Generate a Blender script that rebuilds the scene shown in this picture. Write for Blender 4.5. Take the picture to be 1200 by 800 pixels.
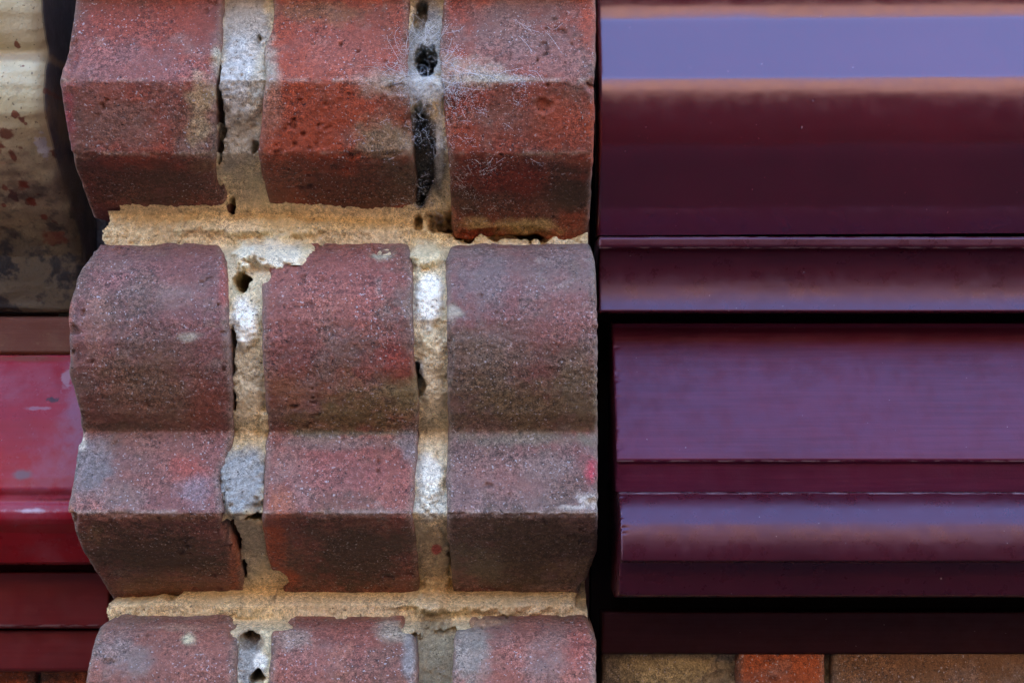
import bpy, math, random
import numpy as np
from mathutils import Vector

for o in list(bpy.data.objects):
    bpy.data.objects.remove(o)
scene = bpy.context.scene
R = math.radians

# ------------------------------------------------------------------ camera
D = 0.60                    # camera to the foremost brick face (y = 0)
S = 2880.0                  # photograph pixels per metre at y = 0
cam_d = bpy.data.cameras.new('camera')
cam = bpy.data.objects.new('camera', cam_d)
scene.collection.objects.link(cam)
cam.location = (0, -D, 0)
cam.rotation_euler = (R(90), 0, 0)
cam_d.sensor_width = 36.0
cam_d.lens = 36.0 * D / (1200.0 / S)
cam_d.clip_start = 0.02
cam_d.clip_end = 500.0
scene.camera = cam

# ------------------------------------------------------------------ sky, sun, exposure
SUN_EL, SUN_AZ = 35.0, 18.0          # the sun stands behind this wall: the wall is in open shade
world = bpy.data.worlds.new('World')
scene.world = world
world.use_nodes = True
wn = world.node_tree
bg = wn.nodes['Background']
sky = wn.nodes.new('ShaderNodeTexSky')
sky.sky_type = 'NISHITA'
sky.sun_disc = False
sky.sun_elevation = R(SUN_EL)
sky.sun_rotation = R(SUN_AZ)
sky.air_density = 1.0
sky.dust_density = 0.3
sky.ozone_density = 3.0
wn.links.new(sky.outputs['Color'], bg.inputs['Color'])
bg.inputs['Strength'].default_value = 0.15

sun_d = bpy.data.lights.new('sun', 'SUN')
sun_d.energy = 3.6
sun_d.angle = R(0.5)
sun_d.color = (1.0, 0.93, 0.82)
sun = bpy.data.objects.new('sun', sun_d)
scene.collection.objects.link(sun)
az, el = R(SUN_AZ), R(SUN_EL)
to_sun = Vector((math.sin(az) * math.cos(el), math.cos(az) * math.cos(el), math.sin(el)))
sun.rotation_euler = to_sun.to_track_quat('Z', 'Y').to_euler()
sun.location = (1, 4, 6)

scene.view_settings.view_transform = 'Standard'
scene.view_settings.look = 'None'
scene.view_settings.gamma = 1.0
scene.view_settings.use_curve_mapping = False
scene.view_settings.exposure = 3.62

# ------------------------------------------------------------------ helpers
C = scene.collection
def wx(px, y=0.0):
    return (px - 600.0) / S * (D + y) / D
def wz(row, y=0.0):
    return (400.0 - row) / S * (D + y) / D

def _h(ix, iy, iz, seed):
    n = (ix * 374761393 + iy * 668265263 + iz * 2147483647 + seed * 144665) & 0xFFFFFFFF
    n = ((n ^ (n >> 13)) * 1274126177) & 0xFFFFFFFF
    n = ((n ^ (n >> 16)) * 2246822519) & 0xFFFFFFFF
    n = n ^ (n >> 15)
    return (n & 0xFFFF) / 32767.5 - 1.0
def noise(x, y, z, f, seed=0):
    """smooth lattice noise, -1..1, f in cycles per metre"""
    x, y, z = np.broadcast_arrays(np.asarray(x) * f + 1000.37, np.asarray(y) * f + 1000.71, np.asarray(z) * f + 1000.13)
    ix, iy, iz = (np.floor(a).astype(np.int64) for a in (x, y, z))
    fx, fy, fz = x - ix, y - iy, z - iz
    u, v, w = (a * a * a * (a * (a * 6 - 15) + 10) for a in (fx, fy, fz))
    r = 0
    for dx in (0, 1):
        for dy in (0, 1):
            for dz in (0, 1):
                r = r + _h(ix + dx, iy + dy, iz + dz, seed) * (u if dx else 1 - u) * (v if dy else 1 - v) * (w if dz else 1 - w)
    return r
def fbm(x, y, z, f, seed=0, o=4, g=0.55):
    r, a, t = 0, 1.0, 0.0
    for i in range(o):
        r = r + a * noise(x, y, z, f, seed + 17 * i)
        t += a; a *= g; f *= 2.03
    return r / t
def sstep(a, b, v):
    t = np.clip((v - a) / (b - a), 0, 1)
    return t * t * (3 - 2 * t)
def mixc(c, col, m):
    return c + (np.array(col) - c) * m[..., None]

def thing(name, label, cat, loc=(0, 0, 0), group=None):
    o = bpy.data.objects.new(name, None); C.objects.link(o)
    o.empty_display_size = 0.02
    o.location = loc; o['label'] = label; o['category'] = cat
    if group: o['group'] = group
    return o
def finish(name, verts, faces, mat, parent=None, smooth=True, col=None):
    verts = np.asarray(verts, float)
    ctr = (verts.min(0) + verts.max(0)) / 2
    me = bpy.data.meshes.new(name)
    me.from_pydata((verts - ctr).tolist(), [], faces if isinstance(faces, list) else faces.tolist())
    me.update()
    if col is not None:
        a = me.attributes.new('Col', 'FLOAT_COLOR', 'POINT')
        rgba = np.ones((len(verts), 4)); rgba[:, :3] = np.clip(col, 0, 1)
        a.data.foreach_set('color', rgba.ravel())
    if smooth:
        me.shade_smooth()
    if mat: me.materials.append(mat)
    o = bpy.data.objects.new(name, me)
    C.objects.link(o)
    if parent:
        o.parent = parent
        wp = Vector(parent.location)
        q = parent
        while q.parent:
            q = q.parent; wp += Vector(q.location)
        o.location = Vector(ctr) - wp
    else:
        o.location = ctr
    return o
def grid_faces(n, m):
    """quads of an n x m vertex grid (index i*m+j)"""
    i = np.arange(n - 1)[:, None]; j = np.arange(m - 1)[None, :]
    a = i * m + j
    return np.stack([a, a + 1, a + m + 1, a + m], -1).reshape(-1, 4)
def box(name, lo, hi, mat, parent=None):
    (x0, y0, z0), (x1, y1, z1) = lo, hi
    v = [(x0, y0, z0), (x1, y0, z0), (x1, y1, z0), (x0, y1, z0), (x0, y0, z1), (x1, y0, z1), (x1, y1, z1), (x0, y1, z1)]
    f = [(0, 3, 2, 1), (4, 5, 6, 7), (0, 1, 5, 4), (1, 2, 6, 5), (2, 3, 7, 6), (3, 0, 4, 7)]
    return finish(name, v, f, mat, parent, smooth=False)

# ------------------------------------------------------------------ materials
class NT:
    def __init__(self, name):
        self.m = bpy.data.materials.new(name); self.m.use_nodes = True
        self.t = self.m.node_tree; self.b = self.t.nodes['Principled BSDF']
        g = self.t.nodes.new('ShaderNodeNewGeometry'); self.pos = g.outputs['Position']
    def n(self, kind, **kw):
        nd = self.t.nodes.new(kind)
        for k, v in kw.items(): setattr(nd, k, v)
        return nd
    def link(self, a, b): self.t.links.new(a, b)
    def put(self, sock, v):
        if hasattr(v, 'is_output'): self.link(v, sock)
        else: sock.default_value = v
    def math(self, op, a, b=0.0, clamp=False):
        nd = self.n('ShaderNodeMath', operation=op, use_clamp=clamp)
        self.put(nd.inputs[0], a); self.put(nd.inputs[1], b)
        return nd.outputs[0]
    def noise(self, scale, detail=3, rough=0.55, vec=None):
        nd = self.n('ShaderNodeTexNoise'); self.link(vec or self.pos, nd.inputs['Vector'])
        nd.inputs['Scale'].default_value = scale; nd.inputs['Detail'].default_value = detail
        nd.inputs['Roughness'].default_value = rough
        return nd.outputs['Fac']
    def stretch(self, s):
        nd = self.n('ShaderNodeVectorMath', operation='MULTIPLY'); self.link(self.pos, nd.inputs[0])
        nd.inputs[1].default_value = s
        return nd.outputs[0]
    def ramp(self, fac, lo, hi, a=0.0, b=1.0):
        nd = self.n('ShaderNodeMapRange'); nd.interpolation_type = 'SMOOTHSTEP'
        self.put(nd.inputs['Value'], fac)
        for k, v in (('From Min', lo), ('From Max', hi), ('To Min', a), ('To Max', b)): nd.inputs[k].default_value = v
        return nd.outputs['Result']
    def mix(self, fac, a, b, blend='MIX'):
        nd = self.n('ShaderNodeMix', data_type='RGBA', blend_type=blend)
        self.put(nd.inputs[0], fac)
        self.put(nd.inputs[6], a if hasattr(a, 'is_output') else (*a, 1))
        self.put(nd.inputs[7], b if hasattr(b, 'is_output') else (*b, 1))
        return nd.outputs[2]
    def spot(self, px, row, dep, rx, rr, soft=0.25, nz=90, amt=0.9, seed=0.0):
        y = dep / 1000.0
        if not hasattr(self, 'sep'):
            sp = self.n('ShaderNodeSeparateXYZ'); self.link(self.pos, sp.inputs[0]); self.sep = sp
        a = self.math('DIVIDE', self.math('SUBTRACT', self.sep.outputs['X'], wx(px, y)), rx / S)
        b = self.math('DIVIDE', self.math('SUBTRACT', self.sep.outputs['Z'], wz(row, y)), rr / S)
        d = self.math('SQRT', self.math('ADD', self.math('MULTIPLY', a, a), self.math('MULTIPLY', b, b)))
        d = self.math('ADD', d, self.math('MULTIPLY', self.math('SUBTRACT', self.noise(nz, 4, 0.6), 0.5), 2.2))
        return self.math('MULTIPLY', self.ramp(d, 1.0, 1.0 - soft), amt)
    def bump(self, h, dist, strength=1.0, prev=None):
        nd = self.n('ShaderNodeBump'); nd.inputs['Distance'].default_value = dist
        nd.inputs['Strength'].default_value = strength
        self.link(h, nd.inputs['Height'])
        if prev: self.link(prev, nd.inputs['Normal'])
        return nd.outputs[0]

def mat_gritty(name, rough, spec, grain, speck_col, speck_amt, pit_amt, bumpd):
    """vertex colours carry the stains; grain, pale grit, dark pores and relief come from noise"""
    k = NT(name)
    at = k.n('ShaderNodeAttribute', attribute_name='Col')
    g1 = k.noise(1700, 2, 0.65)
    g2 = k.noise(520, 3, 0.6)
    v = k.math('MULTIPLY', k.ramp(g1, 0.32, 0.68, 1 - grain, 1 + grain), k.ramp(g2, 0.32, 0.68, 1 - grain * 0.8, 1 + grain * 0.8))
    mod = k.ramp(k.noise(48, 4, 0.65), 0.32, 0.68, 0.35, 1.25)
    v = k.math('ADD', k.math('MULTIPLY', k.math('SUBTRACT', v, 1.0), mod), 1.0)
    c = k.mix(1.0, at.outputs['Color'], (1, 1, 1), 'MULTIPLY')
    cm = k.n('ShaderNodeVectorMath', operation='SCALE'); k.link(c, cm.inputs[0]); k.link(v, cm.inputs['Scale'])
    sp = k.math('MULTIPLY', k.ramp(k.noise(950, 1, 0.5), 0.655, 0.72), k.ramp(k.noise(45, 2), 0.35, 0.65, 0.25, 1.0))
    c = k.mix(k.math('MULTIPLY', sp, speck_amt), cm.outputs[0], speck_col)
    vec = k.n('ShaderNodeVectorMath', operation='ADD'); k.link(k.pos, vec.inputs[0]); vec.inputs[1].default_value = (3.1, 1.7, 5.2)
    pt = k.ramp(k.noise(800, 2, 0.5, vec.outputs[0]), 0.335, 0.27)
    c = k.mix(k.math('MULTIPLY', pt, pit_amt), c, (0.02, 0.012, 0.012))
    vp = k.n('ShaderNodeVectorMath', operation='ADD'); k.link(k.pos, vp.inputs[0]); vp.inputs[1].default_value = (1.3, 8.7, 2.2)
    big = k.math('MULTIPLY', k.ramp(k.noise(310, 3, 0.6, vp.outputs[0]), 0.325, 0.28), k.ramp(k.noise(38, 2, 0.5, vp.outputs[0]), 0.50, 0.66))
    c = k.mix(k.math('MULTIPLY', big, pit_amt * 0.8), c, (0.03, 0.018, 0.016))
    pt = k.math('ADD', pt, k.math('MULTIPLY', big, 1.5))
    k.link(c, k.b.inputs['Base Color'])
    k.b.inputs['Roughness'].default_value = rough
    k.b.inputs['Specular IOR Level'].default_value = spec
    h = k.math('ADD', k.math('MULTIPLY', g1, 0.5), k.math('SUBTRACT', g2, k.math('MULTIPLY', pt, 0.6)))
    k.link(k.bump(h, bumpd, 0.9), k.b.inputs['Normal'])
    return k.m
M_brick = mat_gritty('fired_brick', 0.66, 0.35, 0.46, (0.55, 0.50, 0.48), 0.75, 0.8, 0.0007)
M_mortar = mat_gritty('lime_mortar', 0.9, 0.2, 0.34, (0.75, 0.70, 0.60), 0.5, 0.75, 0.0010)

def mat_paint(name, colr, rough, brush=0.0, grime=None, grime_amt=0.0, worn=None, chips=0.0, wave=0.00012, coat=0.0, spots=(), ior=1.5, tint=(1, 1, 1), wear=()):
    k = NT(name)
    c = k.mix(k.ramp(k.noise(30, 3), 0.35, 0.7), colr, tuple(x * 0.82 for x in colr))
    st = k.noise(1.0, 4, 0.6, k.stretch((22, 700, 700)))
    if brush:
        c = k.mix(k.math('MULTIPLY', k.ramp(st, 0.35, 0.7), brush), c, tuple(min(1, x * 1.7 + 0.01) for x in colr))
    if grime:
        m = k.ramp(k.noise(26, 5, 0.65), 0.45, 0.68)
        c = k.mix(k.math('MULTIPLY', m, grime_amt), c, grime)
        c = k.mix(k.math('MULTIPLY', k.ramp(k.noise(420, 2), 0.64, 0.72), grime_amt * 0.8), c, grime)
    if worn:
        m = k.ramp(k.noise(1.0, 4, 0.65, k.stretch((35, 160, 160))), 0.60, 0.66)
        c = k.mix(m, c, worn)
    for px, row, dep, rx, rr, cc, am, nz in spots:
        c = k.mix(k.spot(px, row, dep, rx, rr, 0.5 if rx < 30 else 1.1, nz, am), c, cc)
    for row, dep, hw, am in wear:         # paint rubbed off along an arris, in broken dashes
        if not hasattr(k, 'sep'):
            sp = k.n('ShaderNodeSeparateXYZ'); k.link(k.pos, sp.inputs[0]); k.sep = sp
        d = k.math('ABSOLUTE', k.math('SUBTRACT', k.sep.outputs['Z'], wz(row, dep / 1000.0)))
        m = k.math('MULTIPLY', k.ramp(d, hw / S, hw / S * 0.4), k.ramp(k.noise(1.0, 4, 0.7, k.stretch((120, 500, 500))), 0.46, 0.56))
        c = k.mix(k.math('MULTIPLY', m, am), c, (0.42, 0.30, 0.31))
    # dust specks and small chips
    c = k.mix(k.math('MULTIPLY', k.ramp(k.noise(620, 1), 0.79, 0.83), 0.35 + chips), c, (0.45, 0.36, 0.36))
    k.link(c, k.b.inputs['Base Color'])
    rr = k.ramp(k.noise(140, 4, 0.6), 0.3, 0.75, rough * 0.85, rough * 1.3)
    k.link(rr, k.b.inputs['Roughness'])
    k.b.inputs['IOR'].default_value = ior
    k.b.inputs['Specular Tint'].default_value = (*tint, 1)
    k.b.inputs['Coat Weight'].default_value = coat
    k.b.inputs['Coat Roughness'].default_value = rough * 0.7
    k.b.inputs['Coat IOR'].default_value = 1.6
    b = k.bump(k.noise(60, 2), wave * 3, 0.5)
    b = k.bump(st, 0.000008 + 0.0003 * brush, 0.6, b)
    b = k.bump(k.noise(900, 2), 0.00002 + 0.0002 * brush, 0.5, b)
    k.link(b, k.b.inputs['Normal'])
    return k.m
k = NT('gap_shade_black'); k.b.inputs['Base Color'].default_value = (0.012, 0.008, 0.008, 1); k.b.inputs['Roughness'].default_value = 0.9; k.b.inputs['Specular IOR Level'].default_value = 0.1  # near-black colour paints in the shade of the cornice gaps
M_dark = k.m
MAROON = (0.078, 0.0030, 0.007)
M_gloss = mat_paint('glossy_maroon_paint', MAROON, 0.18, ior=1.95, tint=(1.0, 0.80, 1.0), wave=0.00008)
M_satin = mat_paint('satin_maroon_paint', (0.078, 0.0060, 0.018), 0.40, ior=1.5, tint=(1.0, 0.72, 1.0), brush=0.3, wear=((540, 18.3, 1.2, 0.5),), wave=0.0001)
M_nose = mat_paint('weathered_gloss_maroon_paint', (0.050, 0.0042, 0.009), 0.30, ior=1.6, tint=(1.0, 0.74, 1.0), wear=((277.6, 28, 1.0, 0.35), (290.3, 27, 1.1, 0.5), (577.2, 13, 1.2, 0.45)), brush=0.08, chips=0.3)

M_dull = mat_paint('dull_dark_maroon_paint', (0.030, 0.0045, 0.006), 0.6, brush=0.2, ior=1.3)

# ------------------------------------------------------------------ brick builder
def resample(profile, step):
    """profile of (row, depth mm) -> arrays y, z along the surface, lightly rounded"""
    p = np.array([(d / 1000.0, wz(r, d / 1000.0)) for r, d in profile])
    seg = np.hypot(*np.diff(p, axis=0).T); s = np.r_[0, np.cumsum(seg)]
    n = max(8, int(s[-1] / step))
    t = np.linspace(0, s[-1], n)
    y, z = np.interp(t, s, p[:, 0]), np.interp(t, s, p[:, 1])
    w = max(1, int(0.0011 / step))
    ker = np.hanning(2 * w + 3)[1:-1]; ker /= ker.sum()
    h = len(ker) // 2
    for a in (y, z):
        pad = np.r_[2 * a[0] - a[h:0:-1], a, 2 * a[-1] - a[-2:-h - 2:-1]]
        a[:] = np.convolve(pad, ker, 'valid')
    return y, z
def row_of(y, z):
    return 400.0 - z * S * D / (D + y)
def px_of(x, y):
    return 600.0 + x * S * D / (D + y)

def make_brick(parent, profile, left, right, seed, palette, stains_and_shade=(), chips=(), step=0.0005, back=0.115, arris=()):
    """a moulded brick: profile swept across, with worn edges, chips and stains.
    left / right: lists of (row, px) of its edges. palette: three base colours."""
    y0, z0 = resample(profile, step)
    rows = row_of(y0, z0)
    M = len(y0)
    xl = wx(np.interp(rows, *zip(*left)), y0); xr = wx(np.interp(rows, *zip(*right)), y0)
    xl = xl + 0.0007 * fbm(0, seed * 3.3, z0, 55, seed, 4) + 0.0003 * noise(0, 1, z0, 420, seed)
    xr = xr + 0.0007 * fbm(1, seed * 5.1, z0, 55, seed + 5, 4) + 0.0003 * noise(0, 2, z0, 420, seed)
    N = max(8, int((xr.mean() - xl.mean()) / step))
    s = np.linspace(0, 1, N)
    X = xl[None, :] + (xr - xl)[None, :] * s[:, None]
    Y = np.repeat(y0[None, :], N, 0); Z = np.repeat(z0[None, :], N, 0)
    ty, tz = np.gradient(y0), np.gradient(z0)
    L = np.hypot(ty, tz); ny, nz = tz / L, -ty / L          # outward: towards -y
    flip = np.sign(-ny.mean()); ny, nz = ny * flip, nz * flip
    # wavy top and bottom edges
    arc = np.r_[0, np.cumsum(np.hypot(np.diff(y0), np.diff(z0)))]
    dt, db = arc, arc[-1] - arc
    wob = 0.0011 * fbm(X[:, M // 2], seed, 0, 60, seed + 9, 4)
    Z += wob[:, None] * np.exp(-dt / 0.004)[None, :] + 0.0011 * fbm(X[:, M // 2], seed, 3, 70, seed + 8, 4)[:, None] * np.exp(-db / 0.004)[None, :]
    de = np.minimum(X - xl[None, :], xr[None, :] - X)
    # rounded, worn ends
    r = 0.0022 + 0.0012 * fbm(X, Y, Z, 90, seed + 2, 3)
    q = np.clip(r - de, 0, None)
    push = r - np.sqrt(np.clip(r * r - q * q, 0, None))
    # surface relief
    dis = 0.0006 * fbm(X, Y, Z, 38, seed + 3, 3) + 0.00035 * fbm(X, Y, Z, 170, seed + 4, 3) + 0.00014 * noise(X, Y, Z, 700, seed + 6)
    pits = sstep(0.43, 0.62, fbm(X, Y, Z, 260, seed + 7, 2)) * sstep(0.0, 0.6, noise(X, Y, Z, 40, seed + 21))
    dis -= 0.0012 * pits
    # worn arrises: where the section is convex
    for a in arris:
        w = np.exp(-((rows - a) / 4.0) ** 2)[None, :]
        dis -= w * 0.0010 * sstep(-0.1, 0.6, fbm(X, Y, Z, 110, seed + 11, 3))
    PX, RW = px_of(X, Y), row_of(Y, Z)
    warp = fbm(X, Y, Z, 75, seed + 12, 4)
    warp2 = fbm(X, Y, Z, 260, seed + 13, 3)
    for (cx, cr, rx, rr, dep) in chips:
        d = np.hypot((PX - cx) / rx, (RW - cr) / rr) + 0.35 * warp + 0.15 * warp2
        dis -= dep / 1000.0 * sstep(1.0, 0.55, d) * (1 + 0.3 * warp2)
    dis -= push
    Y = Y + dis * ny[None, :]; Z = Z + dis * nz[None, :]
    # colour
    A, B, Cc = (np.array(c) for c in palette)
    n1 = fbm(X, Y, Z, 22, seed + 31, 4); n2 = fbm(X, Y, Z, 60, seed + 37, 4)
    col = mixc(np.repeat(A[None, None, :], N, 0).repeat(M, 1), B, sstep(-0.25, 0.35, n1))
    col = mixc(col, Cc, sstep(0.0, 0.5, n2) * 0.8)
    streak = fbm(X * 0.35, Y, Z, 160, seed + 41, 3)
    col = col * (1 + 0.16 * streak + 0.16 * warp2)[..., None]
    edge = sstep(0.0042, 0.0005, de + 0.0015 * warp)
    col = mixc(col, (0.23, 0.19, 0.18), edge * 0.45)
    lap = sstep(0.30, 0.55, fbm(X, Y, Z, 120, seed + 43, 4)) * sstep(-0.2, 0.5, noise(X, Y, Z, 30, seed + 44))
    col = mixc(col, (0.30, 0.26, 0.26), lap * 0.35)
    soot = sstep(0.05, 0.55, fbm(X, Y, Z, 34, seed + 61, 5) + 0.25 * warp2)
    col = mixc(col, (0.115, 0.085, 0.068), soot * 0.5)
    bloom = sstep(0.15, 0.6, fbm(X, Y, Z, 48, seed + 71, 5))
    col = mixc(col, (0.27, 0.20, 0.21), bloom * 0.45)
    for a in arris:
        w = np.exp(-((RW - a + 2) / 2.6) ** 2)
        col = mixc(col, (0.42, 0.33, 0.31), w * 0.55 * sstep(-0.3, 0.4, warp2 + warp))
    for (cx, cr, rx, rr, cc, amt) in stains_and_shade:  # surface marks, plus dark ellipses that paint extra shade onto the undersides
        d = np.hypot((PX - cx) / rx, (RW - cr) / rr) + 0.6 * warp + 0.45 * warp2
        col = mixc(col, cc, sstep(1.35, 0.30, d) * amt)
    col = mixc(col, (0.07, 0.04, 0.033), pits * 0.35)
    col = col * np.array((0.97, 0.94, 0.70))
    # close the sides, top and bottom
    K = 7
    f = (np.arange(1, K + 1) / K) ** 1.5
    def side(Xe, Ye, Ze, x_in):
        ys = Ye[None, :] + (back - Ye)[None, :] * f[:, None]
        xs = np.repeat(Xe[None, :], K, 0) + 0.0004 * fbm(0, ys, np.repeat(Ze[None, :], K, 0), 200, seed + 51, 2)
        return xs, ys, np.repeat(Ze[None, :], K, 0)
    a, b = side(X[0], Y[0], Z[0], 1), side(X[-1], Y[-1], Z[-1], -1)
    X = np.vstack([a[0][::-1], X, b[0]]); Y = np.vstack([a[1][::-1], Y, b[1]]); Z = np.vstack([a[2][::-1], Z, b[2]])
    col = np.concatenate([np.repeat(col[:1], K, 0), col, np.repeat(col[-1:], K, 0)], 0)
    def cap(Xe, Ye, Ze):
        ys = Ye[:, None] + (back - Ye)[:, None] * f[None, :]
        return np.repeat(Xe[:, None], K, 1), ys, np.repeat(Ze[:, None], K, 1)
    a, b = cap(X[:, 0], Y[:, 0], Z[:, 0]), cap(X[:, -1], Y[:, -1], Z[:, -1])
    X = np.hstack([a[0][:, ::-1], X, b[0]]); Y = np.hstack([a[1][:, ::-1], Y, b[1]]); Z = np.hstack([a[2][:, ::-1], Z, b[2]])
    col = np.concatenate([np.repeat(col[:, :1], K, 1), col, np.repeat(col[:, -1:], K, 1)], 1)
    n, m = X.shape
    return finish('brick', np.stack([X, Y, Z], -1).reshape(-1, 3), grid_faces(n, m)[:, ::-1], M_brick, parent, True, col.reshape(-1, 3))

# ------------------------------------------------------------------ the brick pilaster
P0 = [(-190, 34), (-184, 24), (-170, 14), (-150, 7), (-120, 1), (-100, 0), (-70, 2), (-40, 8), (-18, 15), (-5, 20), (2, 20),
      (95, 0), (100, 0.4), (180, 9), (186, 11), (222, 30), (256, 48)]
P0b = P0[:-3] + [(190, 12), (235, 33), (280, 50)]
P1 = [(286, 36), (291, 28), (302, 19), (322, 10), (348, 3.5), (375, 0.5), (400, 0), (430, 2), (460, 6.5), (485, 12), (500, 17), (506, 18.5), (514, 17),
      (601, 0), (607, 1.5), (640, 19), (668, 36), (694, 50)]
P1a = P1[:-3] + [(646, 19), (676, 38), (703, 58)]
def shift(p, dy): return [(r + dy, d) for r, d in p]
P2 = shift(P1, 437)
pil = thing('brick_pilaster', 'weathered pilaster of moulded red bricks with crumbling cream mortar between the painted cornices', 'pilaster', (wx(390), 0.05, wz(1130)))

RED = (0.30, 0.068, 0.048); PURP = (0.215, 0.088, 0.092); DEEP = (0.215, 0.062, 0.052); ORNG = (0.37, 0.072, 0.036)
GREY = (0.23, 0.19, 0.20); BLUEG = (0.20, 0.18, 0.215); OLIVE = (0.20, 0.135, 0.075); BROWN = (0.085, 0.055, 0.042); PALE = (0.48, 0.44, 0.40)
CREAM = (0.56, 0.44, 0.26); SOOT = (0.05, 0.042, 0.04); MAG = (0.36, 0.06, 0.09)

# row above, edges as (row, px)
make_brick(pil, P0, [(-190, 108), (-100, 70), (0, 88), (60, 78), (95, 68), (180, 83), (256, 108)], [(-190, 268), (0, 262), (60, 258), (95, 251), (185, 252), (256, 272)], 11,
    (RED, PURP, DEEP),
    stains_and_shade=[(150, 70, 90, 30, (0.27, 0.13, 0.14), 0.6), (235, 140, 18, 45, (0.46, 0.36, 0.24), 0.75), (254, 66, 9, 16, PALE, 0.9), (140, 140, 70, 40, (0.24, 0.125, 0.115), 0.7),
            (80, 135, 10, 30, MAG, 0.75), (130, 25, 40, 30, RED, 0.6), (150, 112, 40, 10, RED, 0.5), (160, 220, 110, 34, (0.11, 0.058, 0.048), 0.85), (240, 195, 22, 10, (0.24, 0.11, 0.07), 0.7)],
    chips=[(86, 60, 8, 26, 2.5), (250, 75, 12, 12, 2.0), (258, 205, 8, 25, 4)], arris=(96, 182))
make_brick(pil, P0, [(-190, 330), (-50, 316), (30, 318), (55, 309), (95, 311), (182, 302), (256, 318)], [(-190, 480), (0, 480), (50, 478), (95, 477), (180, 484), (256, 490)], 23,
    (ORNG, RED, (0.30, 0.10, 0.085)),
    stains_and_shade=[(318, 95, 13, 60, (0.42, 0.39, 0.36), 0.85), (460, 98, 50, 16, PALE, 0.55), (455, 165, 40, 26, (0.30, 0.26, 0.20), 0.75), (400, 60, 60, 40, (0.36, 0.12, 0.10), 0.5), (345, 130, 50, 50, ORNG, 0.7),
            (460, 220, 60, 40, (0.12, 0.085, 0.065), 0.8), (330, 215, 50, 34, (0.18, 0.06, 0.04), 0.8), (400, 218, 50, 34, (0.13, 0.045, 0.035), 0.85), (375, 15, 50, 14, OLIVE, 0.5)],
    chips=[(313, 20, 9, 28, 6), (480, 150, 16, 25, 3), (470, 105, 25, 8, 1.5), (330, 250, 14, 10, 5)], arris=(96, 182))
make_brick(pil, P0b, [(-190, 525), (0, 520), (60, 515), (95, 518), (180, 524), (280, 530)], [(-190, 699), (60, 698), (95, 697), (180, 696), (280, 690)], 37,
    (RED, (0.25, 0.10, 0.095), ORNG),
    stains_and_shade=[(600, 35, 60, 45, (0.24, 0.145, 0.15), 0.75), (650, 75, 50, 25, (0.30, 0.13, 0.125), 0.6), (555, 85, 40, 20, PALE, 0.55), (580, 92, 60, 5, PALE, 0.6),
            (660, 140, 40, 38, (0.40, 0.085, 0.05), 0.8), (695, 150, 8, 60, ORNG, 0.9), (690, 30, 12, 30, ORNG, 0.7), (540, 150, 30, 30, ORNG, 0.6), (590, 135, 50, 25, (0.26, 0.13, 0.12), 0.6),
            (600, 225, 110, 40, (0.13, 0.05, 0.04), 0.85), (590, 212, 60, 20, (0.24, 0.04, 0.03), 0.8), (670, 225, 30, 30, BROWN, 0.8), (545, 235, 18, 18, BROWN, 0.6), (615, 268, 46, 12, CREAM, 0.9), (560, 262, 20, 8, CREAM, 0.6)],
    chips=[(694, 100, 10, 12, 4), (600, 275, 60, 10, 3), (525, 120, 14, 40, 2), (637, 125, 14, 12, 1.2)], arris=(96, 182))
# middle row
make_brick(pil, P1a, [(286, 107), (300, 103), (322, 89), (360, 79), (440, 80), (480, 92), (506, 93), (560, 84), (595, 78), (612, 81), (650, 97), (680, 116), (703, 130)],
    [(286, 258), (300, 264), (340, 266), (420, 268), (500, 274), (515, 272), (560, 258), (600, 262), (612, 264), (650, 277), (700, 292)], 41,
    (PURP, (0.25, 0.105, 0.10), (0.215, 0.11, 0.115)),
    stains_and_shade=[(110, 380, 16, 50, (0.30, 0.15, 0.135), 0.6), (80, 350, 5, 40, (0.40, 0.10, 0.07), 0.7), (180, 460, 60, 50, (0.175, 0.105, 0.075), 0.75), (245, 470, 25, 35, (0.24, 0.07, 0.05), 0.7),
            (222, 395, 14, 6, PALE, 0.7), (110, 480, 18, 25, (0.15, 0.06, 0.055), 0.7), (105, 545, 26, 38, BLUEG, 0.85), (215, 550, 26, 18, (0.36, 0.09, 0.08), 0.85), (225, 575, 24, 18, (0.27, 0.20, 0.26), 0.7),
            (150, 585, 40, 20, (0.215, 0.14, 0.145), 0.7), (190, 606, 90, 6, (0.26, 0.14, 0.09), 0.55), (170, 645, 110, 40, BROWN, 0.9), (200, 685, 80, 16, (0.24, 0.12, 0.075), 0.55), (110, 625, 14, 14, OLIVE, 0.5),  # broad brown ellipse: real staining, deepened to paint in underside shade
            (275, 640, 7, 60, (0.34, 0.10, 0.06), 0.75), (97, 518, 5, 10, (0.6, 0.54, 0.54), 0.9), (83, 600, 6, 12, (0.42, 0.17, 0.11), 0.7), (130, 500, 70, 6, BROWN, 0.6), (262, 330, 6, 40, (0.34, 0.06, 0.05), 0.6)],
    chips=[(85, 610, 8, 16, 2), (264, 615, 8, 20, 3), (92, 510, 6, 10, 2), (105, 290, 14, 8, 3)], arris=(602,))
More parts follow.
